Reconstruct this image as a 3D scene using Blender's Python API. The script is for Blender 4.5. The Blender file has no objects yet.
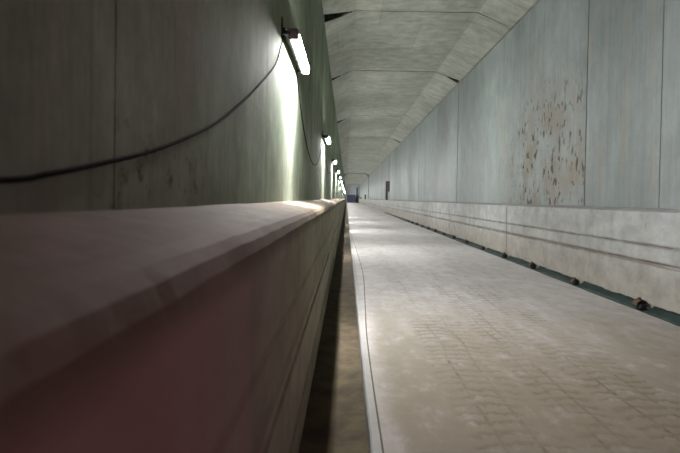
import bpy, bmesh, math, random
from mathutils import Vector, Matrix, noise
random.seed(7)
scn = bpy.context.scene
COL = scn.collection
EYE = 1.43                      # eye height above the roadway slab
Y0, Y1 = -1.2, 150.0            # tunnel built from just behind the camera to its far end
XL, XR = -0.66, 4.30            # wall faces
FL, FR = -0.27, 4.06            # ledge faces
ZH, ZC = 6.05, 6.43             # haunch base, ceiling
RINGS = [7.78 + 9.05 * k for k in range(16) if 7.78 + 9.05 * k < Y1 - 2]

# ------------------------------------------------------------------ materials
class NT:
    def __init__(s, name):
        s.m = bpy.data.materials.new(name); s.m.use_nodes = True
        s.t = s.m.node_tree; s.t.nodes.clear()
        s.out = s.n('ShaderNodeOutputMaterial')
        s.b = s.n('ShaderNodeBsdfPrincipled')
        s.t.links.new(s.b.outputs[0], s.out.inputs[0])
        s.co = s.n('ShaderNodeTexCoord').outputs['Object']
    def n(s, t, **k):
        x = s.t.nodes.new(t)
        for a, v in k.items(): setattr(x, a, v)
        return x
    def put(s, sock, v):
        if isinstance(v, bpy.types.NodeSocket): s.t.links.new(v, sock)
        elif v is not None: sock.default_value = v
    def math(s, op, a, b=None, c=None, clamp=False):
        x = s.n('ShaderNodeMath', operation=op, use_clamp=clamp)
        s.put(x.inputs[0], a); s.put(x.inputs[1], b); s.put(x.inputs[2], c)
        return x.outputs[0]
    def sep(s):
        x = s.n('ShaderNodeSeparateXYZ'); s.put(x.inputs[0], s.co); return x.outputs
    def comb(s, a, b, c):
        x = s.n('ShaderNodeCombineXYZ')
        for i, v in enumerate((a, b, c)): s.put(x.inputs[i], v)
        return x.outputs[0]
    def mapped(s, sc, loc=(0, 0, 0)):
        x = s.n('ShaderNodeMapping'); s.put(x.inputs[0], s.co)
        x.inputs['Scale'].default_value = sc; x.inputs['Location'].default_value = loc
        return x.outputs[0]
    def noise(s, vec, scale=1, detail=4, rough=.55, dist=0):
        x = s.n('ShaderNodeTexNoise'); s.put(x.inputs['Vector'], vec)
        x.inputs['Scale'].default_value = scale; x.inputs['Detail'].default_value = detail
        x.inputs['Roughness'].default_value = rough; x.inputs['Distortion'].default_value = dist
        return x.outputs['Fac']
    def rng(s, v, a, b, c=0., d=1., smooth=True):
        x = s.n('ShaderNodeMapRange', interpolation_type='SMOOTHSTEP' if smooth else 'LINEAR')
        s.put(x.inputs['Value'], v)
        for nm, q in zip(('From Min', 'From Max', 'To Min', 'To Max'), (a, b, c, d)): x.inputs[nm].default_value = q
        return x.outputs[0]
    def mix(s, fac, a, b, mode='MIX'):
        x = s.n('ShaderNodeMix', data_type='RGBA', blend_type=mode)
        s.put(x.inputs[0], fac)
        for i, v in ((6, a), (7, b)):
            if isinstance(v, (tuple, list)): x.inputs[i].default_value = (*v, 1) if len(v) == 3 else v
            else: s.put(x.inputs[i], v)
        return x.outputs[2]
    def grey(s, v): return s.comb(v, v, v)
    def finish(s, col, rough=.8, bump=None, strength=.3, dist=.01, spec=.3, metal=0.):
        if isinstance(col, (tuple, list)): col = (*col, 1)
        s.put(s.b.inputs['Base Color'], col); s.put(s.b.inputs['Roughness'], rough)
        s.b.inputs['Specular IOR Level'].default_value = spec; s.b.inputs['Metallic'].default_value = metal
        if bump is not None:
            x = s.n('ShaderNodeBump'); x.inputs['Strength'].default_value = strength
            x.inputs['Distance'].default_value = dist
            s.put(x.inputs['Height'], bump); s.put(s.b.inputs['Normal'], x.outputs[0])
        return s.m

def band(k, v, c, w, soft):          # 1 inside |v-c|<w, fading over soft
    return k.rng(k.math('ABSOLUTE', k.math('SUBTRACT', v, c)), w, w + soft, 1., 0.)

def seam(k, v, period, width, off=0.):   # thin line repeated every period
    f = k.math('FRACT', k.math('DIVIDE', k.math('ADD', v, off), period))
    d = k.math('MULTIPLY', k.math('MINIMUM', f, k.math('SUBTRACT', 1., f)), period)
    return k.rng(d, width * .5, width, 1., 0.)

def wall_material(name, base, dark, stain):
    k = NT(name); X, Y, Z = k.sep()
    big = k.noise(k.mapped((.3, .35, .22), (3, 0, 1)), 1, 5, .6)
    col = k.mix(k.rng(big, .3, .72), dark, base)
    streak = k.noise(k.mapped((3, 7, .25)), 1, 5, .65)
    col = k.mix(k.rng(streak, .25, .75, 0, 1), col, k.mix(1., col, (.85, .85, .84), 'MULTIPLY'))
    mot = k.noise(k.mapped((2.5, 2.5, 1.6), (7, 2, 3)), 1, 7, .72)
    col = k.mix(1., col, k.grey(k.rng(mot, .28, .72, *((.86, 1.12) if stain == 'right' else (.72, 1.24)))), 'MULTIPLY')
    fine = k.noise(k.mapped((9, 45, 2.2)), 1, 3, .6)
    col = k.mix(k.rng(fine, .35, .8, 0, .35), col, k.mix(1., col, (.66, .66, .64), 'MULTIPLY'))
    board = seam(k, Y, 1.206, .012, .1)
    hor = seam(k, Z, 2.42, .010, .35)
    seams = k.math('MULTIPLY', k.math('MAXIMUM', board, k.math('MULTIPLY', hor, .5)), .28)
    col = k.mix(seams, col, (.10, .10, .09))
    rust = k.noise(k.mapped((1.2, 3.2, .5), (0, 4, 2)), 1, 4, .6)
    col = k.mix(k.math('MULTIPLY', k.rng(rust, .54, .75), .4), col, (.25, .185, .10))
    if stain == 'right':
        patch = k.math('MULTIPLY', band(k, Y, 9.1, 1.2, 1.6), band(k, Z, 1.7, 1.0, 1.9))
        patch = k.math('MULTIPLY', patch, k.math('GREATER_THAN', Y, 7.8))
        p1 = k.noise(k.mapped((2, 1.4, .9), (1, 0, 0)), 1, 5, .65)
        brown = k.math('MULTIPLY', patch, k.rng(p1, .35, .7))
        col = k.mix(k.math('MULTIPLY', brown, .8), col, (.135, .112, .078))
        pits = k.noise(k.mapped((6, 10, 4.6), (0, 1, 5)), 1, 2, .5)
        pm = k.math('MULTIPLY', k.rng(pits, .58, .62), k.math('MULTIPLY', patch, k.rng(p1, .36, .55)))
        col = k.mix(k.math('MULTIPLY', pm, .92), col, (.028, .022, .016))
    else:
        patch = k.math('MULTIPLY', band(k, Y, 1.55, .15, .5), band(k, Z, 1.5, .06, .16))
        p1 = k.noise(k.mapped((2, 14, 12), (1, 0, 0)), 1, 4, .65)
        col = k.mix(k.math('MULTIPLY', k.math('MULTIPLY', patch, k.rng(p1, .52, .66)), .75), col, (.05, .045, .035))
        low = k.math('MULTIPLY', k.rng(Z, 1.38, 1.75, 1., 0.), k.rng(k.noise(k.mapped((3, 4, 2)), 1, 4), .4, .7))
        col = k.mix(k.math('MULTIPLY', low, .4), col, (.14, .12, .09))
    bp = k.noise(k.mapped((6, 22, 5)), 1, 6, .65)
    tint = k.rng(k.noise(k.mapped((0, .33, .03), (0, 2, 0)), 1, 2), .3, .7, .80, 1.12)  # soft bands of lamp light along the wall, painted into the tone
    col = k.mix(1., col, k.grey(tint), 'MULTIPLY')
    if stain == 'right': return k.finish(col, k.rng(big, .3, .7, .55, .8), bp, .22, .010, .3)
    return k.finish(col, k.rng(big, .3, .7, .85, .95), bp, .22, .010, .12)

CR, CRd = (.23, .27, .258), (.164, .193, .186)
M = {}
M['wall_r'] = wall_material('concrete_wall_pale', CR, CRd, 'right')
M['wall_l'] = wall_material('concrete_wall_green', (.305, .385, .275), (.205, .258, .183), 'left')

def ledge_material(name, base, dark, k_stain):
    k = NT(name); X, Y, Z = k.sep()
    big = k.noise(k.mapped((.8, .45, .9), (5, 1, 1)), 1, 5, .6)
    col = k.mix(k.rng(big, .3, .7), dark, base)
    st = k.noise(k.mapped((3, 5, .5)), 1, 4, .6)
    col = k.mix(k.rng(st, .4, .8, 0, .7), col, k.mix(1., col, (.72, .68, .6), 'MULTIPLY'))
    low = k.rng(Z, .95, .2, 0., 1.)
    col = k.mix(k.math('MULTIPLY', low, k_stain), col, (.235, .21, .165))
    drip = k.noise(k.mapped((2, 2.0, 14)), 1, 4, .6)
    g = k.math('MAXIMUM', band(k, Z, .875, .012, .03), band(k, Z, .64, .018, .035))
    col = k.mix(k.math('MULTIPLY', k.math('MULTIPLY', g, k.rng(drip, .3, .6)), .55), col, (.12, .09, .055))
    mt = k.noise(k.mapped((3, 2.6, 3.4), (7, 2, 3)), 1, 7, .72)
    col = k.mix(1., col, k.grey(k.rng(mt, .28, .72, .78, 1.16)), 'MULTIPLY')
    sp = k.noise(k.mapped((1, 3.5, 5)), 1, 4, .7)
    col = k.mix(k.rng(sp, .66, .74, 0, .5), col, (.14, .11, .075))
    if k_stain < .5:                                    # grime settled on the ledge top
        red_cast = k.math('MULTIPLY', k.rng(k.math('ADD', Y, k.math('MULTIPLY', big, .6)), 1.0, 2.0, 1., 0.), k.rng(st, .2, .5, .6, 1.))
        col = k.mix(k.math('MULTIPLY', red_cast, .6), col, (.30, .155, .165))   # reddish cast over the dark near end, painted into the colour
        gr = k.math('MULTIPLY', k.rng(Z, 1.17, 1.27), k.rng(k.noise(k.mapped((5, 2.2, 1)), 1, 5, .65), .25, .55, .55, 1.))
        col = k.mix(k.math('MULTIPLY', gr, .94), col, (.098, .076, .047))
    bp = k.noise(k.mapped((14, 14, 14)), 1, 6, .65)
    return k.finish(col, .8, bp, .35, .01, .25)
M['ledge_r'] = ledge_material('concrete_ledge_pale', (.30, .318, .31), (.24, .252, .242), .6)
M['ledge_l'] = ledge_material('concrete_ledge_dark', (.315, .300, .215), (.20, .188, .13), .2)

def ceiling_material():
    k = NT('concrete_ceiling'); X, Y, Z = k.sep()
    big = k.noise(k.mapped((.5, .3, .5)), 1, 5, .6)
    col = k.mix(k.rng(big, .3, .7), (.228, .250, .212), (.30, .32, .275))
    fib = k.noise(k.mapped((.9, 7, 3)), 1, 5, .6)
    col = k.mix(k.rng(fib, .35, .75, 0, .8), col, k.mix(1., col, (.78, .77, .72), 'MULTIPLY'))
    b = k.n('ShaderNodeTexBrick'); k.put(b.inputs['Vector'], k.mapped((1, 1, 1), (.35, .28, 0)))
    b.inputs['Scale'].default_value = 1.; b.inputs['Mortar Size'].default_value = .006
    b.inputs['Brick Width'].default_value = 2.4; b.inputs['Row Height'].default_value = 1.81
    b.inputs['Color1'].default_value = (.95, .95, .95, 1); b.inputs['Color2'].default_value = (1.03, 1.03, 1.02, 1)
    b.inputs['Mortar'].default_value = (.62, .62, .59, 1); b.inputs['Mortar Smooth'].default_value = .3
    col = k.mix(1., col, b.outputs['Color'], 'MULTIPLY')
    mot = k.noise(k.mapped((2.2, 3.2, 2), (7, 2, 3)), 1, 7, .74)
    col = k.mix(1., col, k.grey(k.rng(mot, .28, .72, .76, 1.18)), 'MULTIPLY')
    spot = k.noise(k.mapped((2.2, 2.2, 2.2), (9, 3, 0)), 1, 4, .7)
    col = k.mix(k.rng(spot, .62, .75, 0, .45), col, (.15, .13, .09))
    bp = k.noise(k.mapped((5, 24, 8)), 1, 5, .6)
    return k.finish(col, .85, bp, .3, .01, .2)
M['ceiling'] = ceiling_material()

def floor_material():
    k = NT('concrete_roadway'); X, Y, Z = k.sep()
    big = k.noise(k.mapped((.9, .35, 1)), 1, 6, .6)
    col = k.mix(k.rng(big, .3, .7), (.34, .34, .325), (.43, .432, .43))
    mot = k.noise(k.mapped((5, 3, 1)), 1, 6, .7)
    col = k.mix(k.rng(mot, .35, .75, 0, .8), col, k.mix(1., col, (.78, .75, .67), 'MULTIPLY'))
    fil = k.noise(k.mapped((5.5, 15, 1)), 1, 5, .7, 1.4)     # broom and scuff marks across the slab
    col = k.mix(k.rng(fil, .52, .7, 0, .5), col, k.mix(1., col, (.6, .56, .47), 'MULTIPLY'))
    wob = k.math('MULTIPLY', k.math('SUBTRACT', k.noise(k.mapped((0, .5, 0)), 1, 2), .5), .25)
    xx = k.math('ADD', X, wob)
    fade = k.noise(k.mapped((2.2, .8, 1), (2, 7, 0)), 1, 5, .65)
    tr = None
    for c, w, ph in ((1.06, .26, 0.), (2.16, .26, .4), (1.62, .16, .7)):
        d = k.math('ABSOLUTE', k.math('SUBTRACT', xx, c))
        rib = k.math('SINE', k.math('ADD', k.math('ADD', k.math('MULTIPLY', Y, 52.), k.math('MULTIPLY', d, 9.)),
                                    k.math('MULTIPLY', mot, 16.)))
        rib = k.math('MULTIPLY', k.rng(rib, .1, .75), k.rng(d, w, w + .06, 1., 0.))
        rail = k.math('MULTIPLY', k.rng(k.math('ABSOLUTE', k.math('SUBTRACT', d, w * .42)), .004, .022, 1., 0.), k.rng(fil, .34, .66))
        q = k.math('MAXIMUM', k.math('MULTIPLY', rib, .5), rail)
        tr = q if tr is None else k.math('MAXIMUM', tr, q)
    tr = k.math('MULTIPLY', tr, k.rng(fade, .34, .62))
    tr = k.math('MULTIPLY', tr, k.rng(Y, 4.5, 12., 1., .12))
    dirt_shade = k.math('MULTIPLY', k.math('MULTIPLY', k.rng(Y, 2.6, 8.0, 1., 0.), k.rng(X, .18, .42, .45, 1.)), k.rng(mot, .2, .5, .55, 1.))  # brown dirt plus the light falloff on the near floor, painted in
    col = k.mix(k.math('MULTIPLY', dirt_shade, .88), col, (.15, .128, .085))
    col = k.mix(k.math('MULTIPLY', tr, .85), col, (.085, .07, .042))
    edge = k.rng(X, .20, .24, 1., 0.)
    col = k.mix(k.math('MULTIPLY', edge, .75), col, (.25, .265, .245))
    h = k.math('ADD', k.noise(k.mapped((10, 14, 10)), 1, 6, .65), k.math('MULTIPLY', tr, -.25))
    return k.finish(col, k.rng(mot, .3, .7, .65, .85), h, .4, .012, .2)
M['floor'] = floor_material()

def plain(name, col, rough=.6, metal=0., var=.25, scale=8., spec=.3, bump=.2):
    k = NT(name)
    a = k.noise(k.mapped((scale,) * 3), 1, 4, .6)
    c = k.mix(k.rng(a, .3, .7), tuple(v * (1 - var) for v in col), tuple(v * (1 + var) for v in col))
    return k.finish(c, rough, a, bump, .005, spec, metal)
M['dirt_shade'] = plain('channel_dirt_shaded', (.050, .041, .021), .9, var=.35, scale=5., bump=.5)  # brown dirt, darkened so its colour carries the ledge's shadow
M['membrane'] = plain('green_membrane', (.010, .026, .022), .6, var=.35, scale=9., bump=.6)
M['rust'] = plain('rusty_iron', (.075, .048, .030), .85, var=.5, scale=40., bump=.6)
M['black'] = plain('black_rubber', (.014, .014, .015), .5, var=.2)
M['cable'] = plain('dark_cable_sheath', (.008, .008, .008), .9, var=.2, spec=.05)
M['browncable'] = plain('brown_cable_sheath', (.07, .052, .038), .6, var=.2)
M['tray'] = plain('grey_enamel', (.20, .205, .2), .4, var=.08)
M['light_shield'] = plain('dark_grey_enamel', (.05, .05, .05), .6, var=.1)
M['steelblue'] = plain('blue_grey_steel', (.12, .145, .165), .5, .3, .15)
M['container'] = plain('dark_blue_paint', (.10, .125, .20), .5, 0, .15, 3.)
M['cabinet'] = plain('olive_grey_paint', (.055, .058, .042), .5, 0, .15)
M['white'] = plain('white_painted_concrete', (.62, .65, .68), .8, 0, .08, 1.)
M['pocket_shade'] = plain('shaded_pocket_concrete', (.035, .038, .030), .9, 0, .3)  # inside of the open pockets, their shade put into the colour

k = NT('lamp_diffuser')
k.t.nodes.remove(k.b)
em = k.n('ShaderNodeEmission'); em.inputs[0].default_value = (1., .955, .965, 1); em.inputs[1].default_value = 700.
k.t.links.new(em.outputs[0], k.out.inputs[0]); M['glow'] = k.m

# ------------------------------------------------------------------ mesh helpers
def link(name, bm, mat, parent=None, smooth=False, loc=None):
    bmesh.ops.recalc_face_normals(bm, faces=bm.faces)
    me = bpy.data.meshes.new(name); bm.to_mesh(me); bm.free()
    for m_ in (mat if isinstance(mat, (list, tuple)) else [mat]): me.materials.append(m_)
    if smooth:
        for p in me.polygons: p.use_smooth = True
    o = bpy.data.objects.new(name, me); COL.objects.link(o)
    if parent: o.parent = parent
    if loc: o.location = loc
    return o

def box(bm, x0, x1, y0, y1, z0, z1, bev=0., seg=2):
    r = bmesh.ops.create_cube(bm, size=1.)
    vs = r['verts']
    for v in vs:
        v.co = Vector((x0 + (v.co.x + .5) * (x1 - x0), y0 + (v.co.y + .5) * (y1 - y0), z0 + (v.co.z + .5) * (z1 - z0)))
    if bev:
        es = list({e for v in vs for e in v.link_edges})
        bmesh.ops.bevel(bm, geom=es, offset=bev, segments=seg, affect='EDGES', profile=.5)

def sweep(bm, sections, cap=True):
    """closed cross-sections [(y, [(x,z),...]), ...] lofted along the tunnel"""
    rows = [[bm.verts.new((x, y, z)) for x, z in pts] for y, pts in sections]
    n = len(rows[0])
    for a, b in zip(rows, rows[1:]):
        for i in range(n):
            j = (i + 1) % n
            bm.faces.new((a[i], a[j], b[j], b[i]))
    if cap:
        bm.faces.new(rows[0][::-1]); bm.faces.new(rows[-1])

def tube(bm, pts, r, seg=8):
    pts = [Vector(p) for p in pts]; rows = []
    for i, p in enumerate(pts):
        t = (pts[min(i + 1, len(pts) - 1)] - pts[max(i - 1, 0)]).normalized()
        u = t.cross(Vector((0, 0, 1)))
        if u.length < 1e-3: u = Vector((1, 0, 0))
        u.normalize(); w = u.cross(t)
        rows.append([bm.verts.new(p + r * (math.cos(a) * u + math.sin(a) * w)) for a in [2 * math.pi * q / seg for q in range(seg)]])
    for a, b in zip(rows, rows[1:]):
        for i in range(seg): bm.faces.new((a[i], a[(i + 1) % seg], b[(i + 1) % seg], b[i]))
    bm.faces.new(rows[0][::-1]); bm.faces.new(rows[-1])

def smooth_path(P, n=10):            # Catmull-Rom through the given points
    P = [Vector(p) for p in P]; Q = [2 * P[0] - P[1]] + P + [2 * P[-1] - P[-2]]; out = []
    for i in range(1, len(Q) - 2):
        a, b, c, d = Q[i - 1:i + 3]
        for s in range(n):
            t = s / n
            out.append(.5 * (2 * b + (c - a) * t + (2 * a - 5 * b + 4 * c - d) * t * t + (3 * b - a - 3 * c + d) * t ** 3))
    return out + [P[-1]]

def structure(o): o['kind'] = 'structure'; return o
def tag(o, label, cat, group=None):
    o['label'] = label; o['category'] = cat
    if group: o['group'] = group
    return o
def thing(name, loc, label, cat, group=None):
    o = bpy.data.objects.new(name, None); COL.objects.link(o); o.location = loc; o.empty_display_size = .1
    return tag(o, label, cat, group)

def joint_ys(joints, extra=()):
    """list of (y, recessed?) with a real rebate at every joint; joints = [(y, width, depth)]"""
    ys = [(Y0, 0.), (Y1, 0.)] + [(e, 0.) for e in extra]
    for y, w, d in joints: ys += [(y - w / 2 - 1e-4, 0.), (y - w / 2, d), (y + w / 2, d), (y + w / 2 + 1e-4, 0.)]
    return sorted(ys)

# ------------------------------------------------------------------ the shell
def wall(name, x, sgn, joints, mat, top=ZH):
    bm = bmesh.new()
    sweep(bm, [(y, [(x + sgn * d, -.3), (x + sgn * d, top), (x + sgn * .5, top), (x + sgn * .5, -.3)]) for y, d in joint_ys(joints)])
    return structure(link(name, bm, mat))
jl = [(1.22, .006, .010), (3.48, .004, .008)] + [(y, .04, .05) for y in RINGS]
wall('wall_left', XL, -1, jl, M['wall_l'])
jr = [(5.92, .014, .02)] + [(y, .034 if y < 9 else .06, .06) for y in RINGS] + [(y + 3.6, .006, .01) for y in RINGS[1:6]]
wall('wall_right', XR, 1, jr, M['wall_r'], ZH - .06)   # an open shadow gap under the haunch

bm = bmesh.new(); secs = []
for y, d in joint_ys([(y, .10, .10) for y in RINGS] + [(11.5, .04, .05), (14.2, .008, .012)]):
    secs.append((y, [(XL, ZH), (.13, ZC + d), (3.41, ZC + d), (XR, ZH), (XR + .5, ZH), (XR + .5, 7.0), (XL - .5, 7.0), (XL - .5, ZH)]))
sweep(bm, secs)
ceil = structure(link('ceiling', bm, [M['ceiling'], M['pocket_shade']]))
# wedge-shaped pockets left open where the haunches of neighbouring rings do not meet
cut = bmesh.new()
def pocket(side, y, length, reach, skew=0.):
    x0, x1 = (XL + .005, XL + reach) if side < 0 else (XR - .005, XR - reach)
    zA = ZH - .02; slope = (ZC - ZH) / (.79 if side < 0 else .89)
    zB = ZH + slope * abs(x1 - x0)
    lo = [(x0, y - length / 2, zA - .2), (x0, y + length / 2, zA - .2), (x1, y + skew + .03, zB - .2), (x1, y + skew - .03, zB - .2)]
    vs = [cut.verts.new(p) for p in lo] + [cut.verts.new((p[0], p[1], p[2] + .5 if i < 2 else p[2] + .35)) for i, p in enumerate(lo)]
    for f in ((0, 1, 2, 3), (4, 5, 6, 7), (0, 1, 5, 4), (1, 2, 6, 5), (2, 3, 7, 6), (3, 0, 4, 7)): cut.faces.new([vs[i] for i in f])
pocket(-1, 11.14, .5, .72, .36); pocket(-1, RINGS[1], .30, .42); pocket(-1, RINGS[2] + .5, .6, .55)
pocket(1, RINGS[1], .38, .50); pocket(1, RINGS[3], .5, .6); pocket(-1, RINGS[4], .4, .4)
co = link('pocket_cutter', cut, M['pocket_shade'])
md = ceil.modifiers.new('b', 'BOOLEAN'); md.object = co; md.operation = 'DIFFERENCE'; md.solver = 'EXACT'
try: md.material_mode = 'TRANSFER'
except Exception: pass
dg = bpy.context.evaluated_depsgraph_get(); new = bpy.data.meshes.new_from_object(ceil.evaluated_get(dg))
ceil.modifiers.clear(); ceil.data = new
bpy.data.objects.remove(co)

def fbm(y, s, k=0.): return noise.fractal(Vector((y * s, k, 3.7)), 1., 2., 4)

# left ledge, a chipped nose close to the camera
def left_profile(y, d=0.):
    a = .006 * fbm(y, 3., 1) + .002 * fbm(y, 14., 2); b = .007 * fbm(y, 4., 5)
    return [(XL, -.3), (XL, 1.386 + .004 * fbm(y, 2, 9)), (-.46, 1.354 + .003 * fbm(y, 5, 8)), (-.355, 1.333 + b * .3), (-.315, 1.318 + b * .5 - d), (-.289 + a * .5, 1.295 + b * .6 - d),
            (-.275 + a * .6 - d, 1.262 + b * .4), (FL - d, 1.21), (FL - d, .56), (FL - .035 - d, .55), (FL - .035 - d, .515), (FL - d, .505),
            (FL - d, .125), (FL - .03 - d, .12), (FL - .03 - d, .085), (FL - d, .08), (FL - d, -.3)]
ys = [Y0 + .05 * i for i in range(int((9 - Y0) / .05))] + [9 + .5 * i for i in range(int((40 - 9) / .5))]
jt = [(y, .016, .02) for y in (3.9, 7.78)] + [(y, .02, .02) for y in RINGS[1:]]
bm = bmesh.new(); sweep(bm, [(y, left_profile(y, d)) for y, d in joint_ys(jt, ys[1:])])
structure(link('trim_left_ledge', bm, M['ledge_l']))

def right_profile(y, d=0.):
    a = .004 * fbm(y, 2., 4)
    return [(XR, -.3), (XR, 1.372), (4.085, 1.328 + a - d), (4.066, 1.318 + a - d), (FR + d, 1.298), (FR + d, .888), (FR + .028 + d, .882), (FR + .028 + d, .862),
            (FR + d, .858), (FR + d, .662), (FR + .045 + d, .655), (FR + .045 + d, .62), (FR + d, .606), (FR + d, -.3)]
ys = [Y0 + .25 * i for i in range(int((45 - Y0) / .25))]
bm = bmesh.new(); sweep(bm, [(y, right_profile(y, d)) for y, d in joint_ys([(4.85 + 6.03 * i, .032, .025) for i in range(24) if 4.85 + 6.03 * i < Y1 - 1], ys[1:])])
structure(link('trim_right_ledge', bm, M['ledge_r']))

# roadway slab and the open drainage channel beside it
bm = bmesh.new(); secs = []
for y in [Y0 + .08 * i for i in range(int((24 - Y0) / .08))] + [24, 60, 100, Y1]:
    e = .165 + .004 * fbm(y, 4., 7) + .003 * fbm(y, 17., 3) - .0010 * max(0, min(y, 14) - 2)
    secs.append((y, [(e + .004, -.3), (e, -.012), (e + .012, 0.), (FR, 0.), (FR, -.3)]))
sweep(bm, secs); structure(link('floor', bm, M['floor']))
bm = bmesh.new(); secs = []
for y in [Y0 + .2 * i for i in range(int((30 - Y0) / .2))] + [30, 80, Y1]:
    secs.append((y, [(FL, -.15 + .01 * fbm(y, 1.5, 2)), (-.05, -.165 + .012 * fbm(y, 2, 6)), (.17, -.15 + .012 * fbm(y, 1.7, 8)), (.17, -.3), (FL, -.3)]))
sweep(bm, secs); structure(link('floor_channel', bm, M['dirt_shade']))

# far end wall and the steel rib round the section
bm = bmesh.new(); box(bm, XL - .5, XR + .5, Y1, Y1 + .4, -.3, 7.0); structure(link('wall_end', bm, M['white']))
bm = bmesh.new()
def rib(inset): return [(XL + inset, 1.3), (XL + inset, 5.6), (XL + inset + .3, 6.1 - inset * .5), (.2, ZC - inset), (3.3, ZC - inset), (XR - inset - .3, 6.1 - inset * .5), (XR - inset, 5.6), (XR - inset, 1.3)]
inn, outr = rib(.09), [(XL - .05, 1.3), (XL - .05, 5.6), (XL - .05, 6.1), (.2, ZC + .05), (3.3, ZC + .05), (XR + .05, 6.1), (XR + .05, 5.6), (XR + .05, 1.3)]
rows = [[bm.verts.new((x, y, z)) for x, z in P] for y in (84., 84.4) for P in (inn, outr)]
for i in range(7):
    for a, b in ((rows[0], rows[1]), (rows[1], rows[3]), (rows[3], rows[2]), (rows[2], rows[0])):
        bm.faces.new((a[i], a[i + 1], b[i + 1], b[i]))
structure(link('trim_1', bm, M['steelblue']))

# ------------------------------------------------------------------ wall lamps
LZ, LSTEP, LY = 3.03, 7.0, 4.83
LX = -.545
ORD = ['', 'second', 'third', 'fourth', 'fifth', 'sixth', 'seventh', 'eighth', 'ninth', 'tenth', 'eleventh', 'twelfth', 'thirteenth',
       'fourteenth', 'fifteenth', 'sixteenth', 'seventeenth', 'eighteenth', 'nineteenth', 'twentieth', 'twenty first']
LG = 'fluorescent lamps along the left wall'
def make_lamp():
    root = thing('wall_lamp', (0, 0, 0), 'large glowing fluorescent lamp nearest the camera, high on the left wall', 'lamp', LG)
    bm = bmesh.new(); box(bm, -.055, -.025, -.58, .58, -.049, .049, .006); box(bm, -.06, -.05, -.56, .56, -.012, .012)
    link('housing', bm, M['tray'], root)
    bm = bmesh.new(); box(bm, -.113, .036, -.605, .605, .050, .055, .002); link('light_shield', bm, M['light_shield'], root)  # added shield that keeps lamp light off the wall above
    bm = bmesh.new()                                    # rounded translucent cover
    prof = [(-.022 + .075 * math.sin(a) ** .8, .048 * math.cos(a)) for a in [math.pi * i / 12 for i in range(13)]]
    rows = []
    for y, s in ((-.57, .75), (-.555, .95), (-.53, 1.), (.53, 1.), (.555, .95), (.57, .75)):
        rows.append([bm.verts.new((-.022 + (x + .022) * s, y, z * s)) for x, z in prof])
    for a, b in zip(rows, rows[1:]):
        for i in range(12): bm.faces.new((a[i], a[i + 1], b[i + 1], b[i]))
        bm.faces.new((a[0], b[0], b[12], a[12]))
    bm.faces.new(rows[0]); bm.faces.new(rows[-1][::-1])
    link('diffuser', bm, M['glow'], root, True)
    for s in (-1, 1):
        bm = bmesh.new(); box(bm, -.058, .05, s * .588 - .014, s * .588 + .014, -.0495, .0495, .010)
        link('end_cap', bm, M['tray'], root)
    for yb in (-.62, .62):
        bm = bmesh.new(); box(bm, -.115, -.03, yb - .015, yb + .015, -.012, .012)
        box(bm, -.1149, -.104, yb - .03, yb + .03, -.05, .15, .003)
        b = link('bracket', bm, M['black'], root); b['label'] = 'black wall bracket'
    for s in (-.5, 0, .5):
        bm = bmesh.new(); box(bm, -.06, -.018, s - .008, s + .008, -.056, -.0495, .002); link('clip', bm, M['tray'], root)
    bm = bmesh.new()
    tube(bm, smooth_path([(-.03, -.606, 0), (-.05, -.64, .0), (-.09, -.65, .03), (-.10, -.6, .06)], 5), .009); link('gland', bm, M['black'], root)
    ld = bpy.data.lights.new('added_downlight', 'AREA'); ld.shape = 'RECTANGLE'; ld.size = .05; ld.size_y = 1.1  # added area light that brightens the wall below each lamp
    ld.energy = 80; ld.color = (1., .87, .93); ld.spread = math.radians(50)
    lo = bpy.data.objects.new('added_downlight', ld); COL.objects.link(lo); lo.parent = root
    lo.location = (.0, -.05, -.056); lo.rotation_euler = (math.radians(-6), math.radians(6), 0)
    return root
def copy_tree(o):
    c = o.copy(); COL.objects.link(c)
    for ch in o.children:
        d = ch.copy(); COL.objects.link(d); d.parent = c
        d.matrix_parent_inverse = ch.matrix_parent_inverse
    return c
proto = make_lamp(); lamps = []
NL = 21
for i in range(NL):
    o = proto if i == 0 else copy_tree(proto)
    o.location = (LX, LY + LSTEP * i, LZ)
    if i: o['label'] = f'glowing fluorescent lamp on the left wall, {ORD[i]} from the camera in the row'
    lamps.append(o)

# ------------------------------------------------------------------ cables
CX = -.6530
bm = bmesh.new()
pts = [(CX, 4.27, 3.08), (CX, 4.0, 2.72), (CX, 3.797, 2.584), (CX, 3.0, 2.173), (CX, 2.477, 1.933), (CX, 2.108, 1.783), (CX, 1.722, 1.657), (CX, 1.418, 1.572),
       (CX, 1.132, 1.509), (CX, .942, 1.472), (CX, .806, 1.453), (CX, .3, 1.43), (CX, -.4, 1.47), (CX, Y0 + .02, 1.6)]
pts[0] = (CX, 4.30, 3.05); pts[1] = (CX, 4.12, 2.86)
tube(bm, smooth_path(pts, 8), .0062)
tag(link('cable', bm, M['cable'], smooth=True), 'black cable sagging along the left wall from the nearest lamp toward the camera', 'cable', 'cables along the left wall')
for i in range(NL - 1):
    a, b = LY + LSTEP * i + .62, LY + LSTEP * (i + 1) - .66
    sag = (.93, .7, 1.0, .8)[i % 4]
    bm = bmesh.new()
    P = []
    for q in range(25):
        t = q / 24
        s = 1 - (2 * t - 1) ** 2
        P.append((CX, a + (b - a) * t, LZ - .02 - sag * s ** .85))
    tube(bm, P, .0062, 6)
    lab = 'thin dark cable sagging on the left wall between the nearest lamp and the second lamp' if i == 0 else \
          f'thin dark cable sagging on the left wall between {ORD[i]} and {ORD[i + 1]} lamps'
    tag(link('cable', bm, M['cable'], smooth=True), lab, 'cable', 'cables along the left wall')
bm = bmesh.new()
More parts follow.
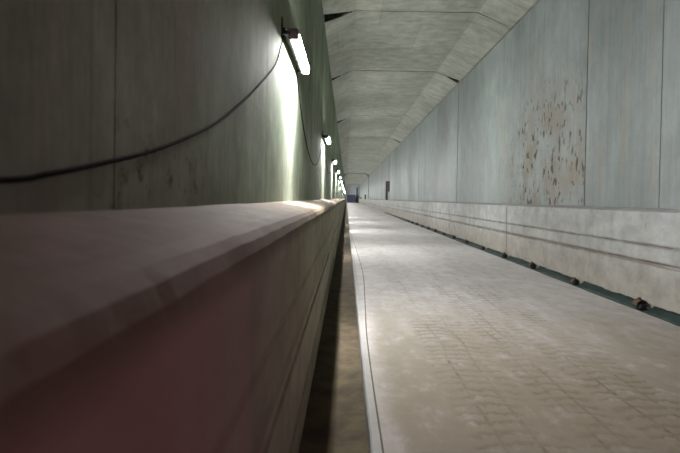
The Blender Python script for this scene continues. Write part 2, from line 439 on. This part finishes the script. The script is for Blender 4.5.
P = smooth_path([(.165, 19.6, .006), (.246, 14.8, .006), (.304, 11.5, .006), (.338, 8.3, .006), (.285, 6.1, .006), (.240, 4.67, .006), (.229, 3.58, .006), (.231, 2.4, .006), (.24, 1., .006), (.22, Y0 + .02, .006)], 10)
tube(bm, P, .0058, 6)
tag(link('floor_cable', bm, M['browncable'], smooth=True), 'thin brown cable lying on the floor along the edge of the drain channel', 'cable')

# ------------------------------------------------------------------ membrane strip and iron anchors at the foot of the right ledge
ANC = [5.72 + 1.66 * i + .04 * fbm(i, 1.3, 6) for i in range(14)]
bm = bmesh.new(); rows = []
yy = Y0 + .02
while yy < 44.6:
    j = lambda s, k_: fbm(yy, s, k_)
    top = .098 + .013 * j(3, 11) + .008 * j(11, 12); out = 3.925 + .012 * j(2.4, 14) + .006 * j(9, 15)
    P = [(out, .002), (out + .01, .022 + .004 * j(8, 3)), (out + .05, .045 + .012 * j(6, 17)), (out + .095, .068 + .014 * j(5, 18)), (4.056, top),
         (4.058, top - .012), (out + .095, .052), (out + .05, .028), (out + .02, .002)]
    if any(-.08 < yy - a < .10 for a in ANC):            # pressed flat under each anchor
        P = [(x, .002 + .012 * min(1, z / .05)) if z > .01 else (x, z) for x, z in P]
        P = P[:5] + [(P[4][0], .006), (out + .095, .005), (out + .05, .004), (out + .02, .002)]
    rows.append((yy, P)); yy += .045 if yy < 29 else .25
sweep(bm, rows)
tag(link('membrane_strip', bm, M['membrane'], smooth=True), 'long dark green membrane strip at the foot of the right ledge', 'membrane')
AG = 'rusty anchors along the green strip'
def make_anchor():
    root = thing('iron_anchor', (0, 0, 0), '', 'anchor', AG)
    bm = bmesh.new()
    bmesh.ops.create_icosphere(bm, subdivisions=3, radius=1.)
    for v in bm.verts:
        n = 1 + .28 * noise.noise(v.co * 2.1 + Vector((4, 1, 2))) + .12 * noise.noise(v.co * 6)
        v.co = Vector((v.co.x * .072 * n, v.co.y * .068 * n, max(-.06, v.co.z * .07 * n) + .06))
    link('block', bm, M['black'], root)
    bm = bmesh.new()                                    # rusty strap bent over the block
    arc = [(.085 * math.cos(a), .075 + .085 * math.sin(a)) for a in [math.pi * (-.08 + 1.1 * i / 14) for i in range(15)]]
    secs = []
    for y in (-.06, -.02, .02, .06):
        w = .006 * noise.noise(Vector((y * 30, 2, 1)))
        secs.append((y, [(x, z + w) for x, z in arc] + [(x * .86, .075 + (z - .075) * .86 + w) for x, z in arc[::-1]]))
    sweep(bm, secs); link('strap', bm, M['rust'], root)
    bm = bmesh.new()
    bmesh.ops.create_cone(bm, segments=6, radius1=.022, radius2=.022, depth=.03, cap_ends=True, matrix=Matrix.Translation((-.02, 0, .17)))
    link('nut', bm, M['rust'], root)
    return root
ap = make_anchor()
for i in range(14):
    o = ap if i == 0 else copy_tree(ap)
    o.location = (3.955 + .01 * fbm(i, .9, 2), ANC[i], .015)
    o.rotation_euler.z = .35 * fbm(i, 1.7, 1); s = .84 + .12 * fbm(i, 2.3, 3) - (.12 if i % 3 == 1 else 0); o.scale = (s, s, s)
    o['label'] = 'largest rusty brown anchor on the green strip, nearest the camera' if i == 0 else \
        f'rusty brown anchor on the green strip at the right ledge, {ORD[i]} from the camera'

# ------------------------------------------------------------------ things far down the tunnel
t = thing('electrical_cabinet', (4.17, 45.4, 1.36), 'tall dark olive cabinet standing on the right ledge against the wall', 'cabinet')
bm = bmesh.new(); box(bm, -.10, .12, -.42, .42, 0, 1.95, .012); link('body', bm, M['cabinet'], t)
bm = bmesh.new(); box(bm, -.118, -.10, -.38, .38, .08, 1.88, .005); d = link('door', bm, M['cabinet'], t)
bm = bmesh.new(); box(bm, -.14, -.118, .28, .31, .9, 1.08, .004); link('handle', bm, M['black'], d)
t = thing('conduit_box', (4.24, 43.2, 2.2), 'narrow dark box mounted on the right wall just before the tall cabinet', 'box')
bm = bmesh.new(); box(bm, -.11, .058, -.12, .12, 0, 1.05, .01); link('body', bm, M['cabinet'], t)
bm = bmesh.new(); box(bm, -.125, -.11, -.10, .10, .05, 1.0, .004); link('cover', bm, M['cabinet'], t)
for nm, y, h, w, lab in (('upright_case', 96., 1.0, .40, 'upright dark case on the far right ledge, nearer and taller of two'),
                         ('low_case', 125., .68, .42, 'low dark case on the far right ledge, farther and smaller of two')):
    t = thing(nm, (4.17, y, 1.352), lab, 'case', 'dark cases on the far right ledge')
    bm = bmesh.new(); box(bm, -.17, .125, -w / 2, w / 2, 0, h * .86, .015); link('body', bm, M['black'], t)
    bm = bmesh.new(); box(bm, -.18, .125, -w / 2 - .01, w / 2 + .01, h * .865, h, .02); link('lid', bm, M['black'], t)
t = thing('site_container', (1.5, 144., 0.), 'dark blue container standing on the floor at the far end of the tunnel', 'container')
bm = bmesh.new(); secs = []
n = 40
box(bm, -1.22, 1.22, -.02, 3.0, .12, 2.6)
for i in range(14): x = -1.1 + i * .17; box(bm, x - .04, x + .04, -.045, -.019, .2, 2.5)
link('body', bm, M['container'], t)
for x in (-1.27, 1.27):
    bm = bmesh.new(); box(bm, x - .06, x + .06, -.06, .06, 0, 2.66, .01); link('corner_post', bm, M['container'], t)
bm = bmesh.new(); box(bm, -1.33, 1.33, -.06, 3.05, 2.6, 2.7, .01); link('roof', bm, M['container'], t)
t = thing('steel_post', (3.55, 146., 0.), 'tall dark steel post beside the blue container at the far end', 'post')
bm = bmesh.new(); box(bm, -.4, .4, -.25, .25, 0, .06); link('base_plate', bm, M['steelblue'], t)
bm = bmesh.new(); box(bm, -.30, .30, -.18, -.12, .06, 5.2); box(bm, -.30, .30, .12, .18, .06, 5.2); box(bm, -.06, .06, -.12, .12, .06, 5.2)
link('shaft', bm, M['steelblue'], t)
bm = bmesh.new(); box(bm, -.36, .36, -.24, .24, 5.2, 5.28); link('cap_plate', bm, M['steelblue'], t)

# ------------------------------------------------------------------ light, camera, view
w = bpy.data.worlds.new('World'); scn.world = w; w.use_nodes = True
bg = w.node_tree.nodes['Background']; bg.inputs[0].default_value = (1., .20, .52, 1); bg.inputs[1].default_value = .30  # added dim reddish fill through the open end, no known source

FPX = 430.; pitch = math.radians(.7); roll = math.radians(1.0)
cd = bpy.data.cameras.new('Camera'); cam = bpy.data.objects.new('Camera', cd); COL.objects.link(cam)
cd.sensor_width = 36.; cd.lens = 36. * FPX / 680.; cd.clip_start = .01; cd.clip_end = 400.
ppx, ppy = 346.5, 198.5 + FPX * math.tan(pitch)
cd.shift_x = (340. - ppx) / 680.; cd.shift_y = (ppy - 226.5) / 680.
cam.matrix_world = Matrix.Translation((0, 0, EYE)) @ Matrix.Rotation(math.pi / 2 - pitch, 4, 'X') @ Matrix.Rotation(roll, 4, 'Z')
cd.dof.use_dof = True; cd.dof.focus_distance = 9.; cd.dof.aperture_fstop = 2.4
scn.camera = cam
vs = scn.view_settings
vs.view_transform = 'Standard'; vs.look = 'None'; vs.gamma = 1.; vs.use_curve_mapping = False; vs.exposure = 0.
cy = scn.cycles
cy.max_bounces = 10; cy.diffuse_bounces = 6; cy.use_denoising = True; cy.sample_clamp_indirect = 8.
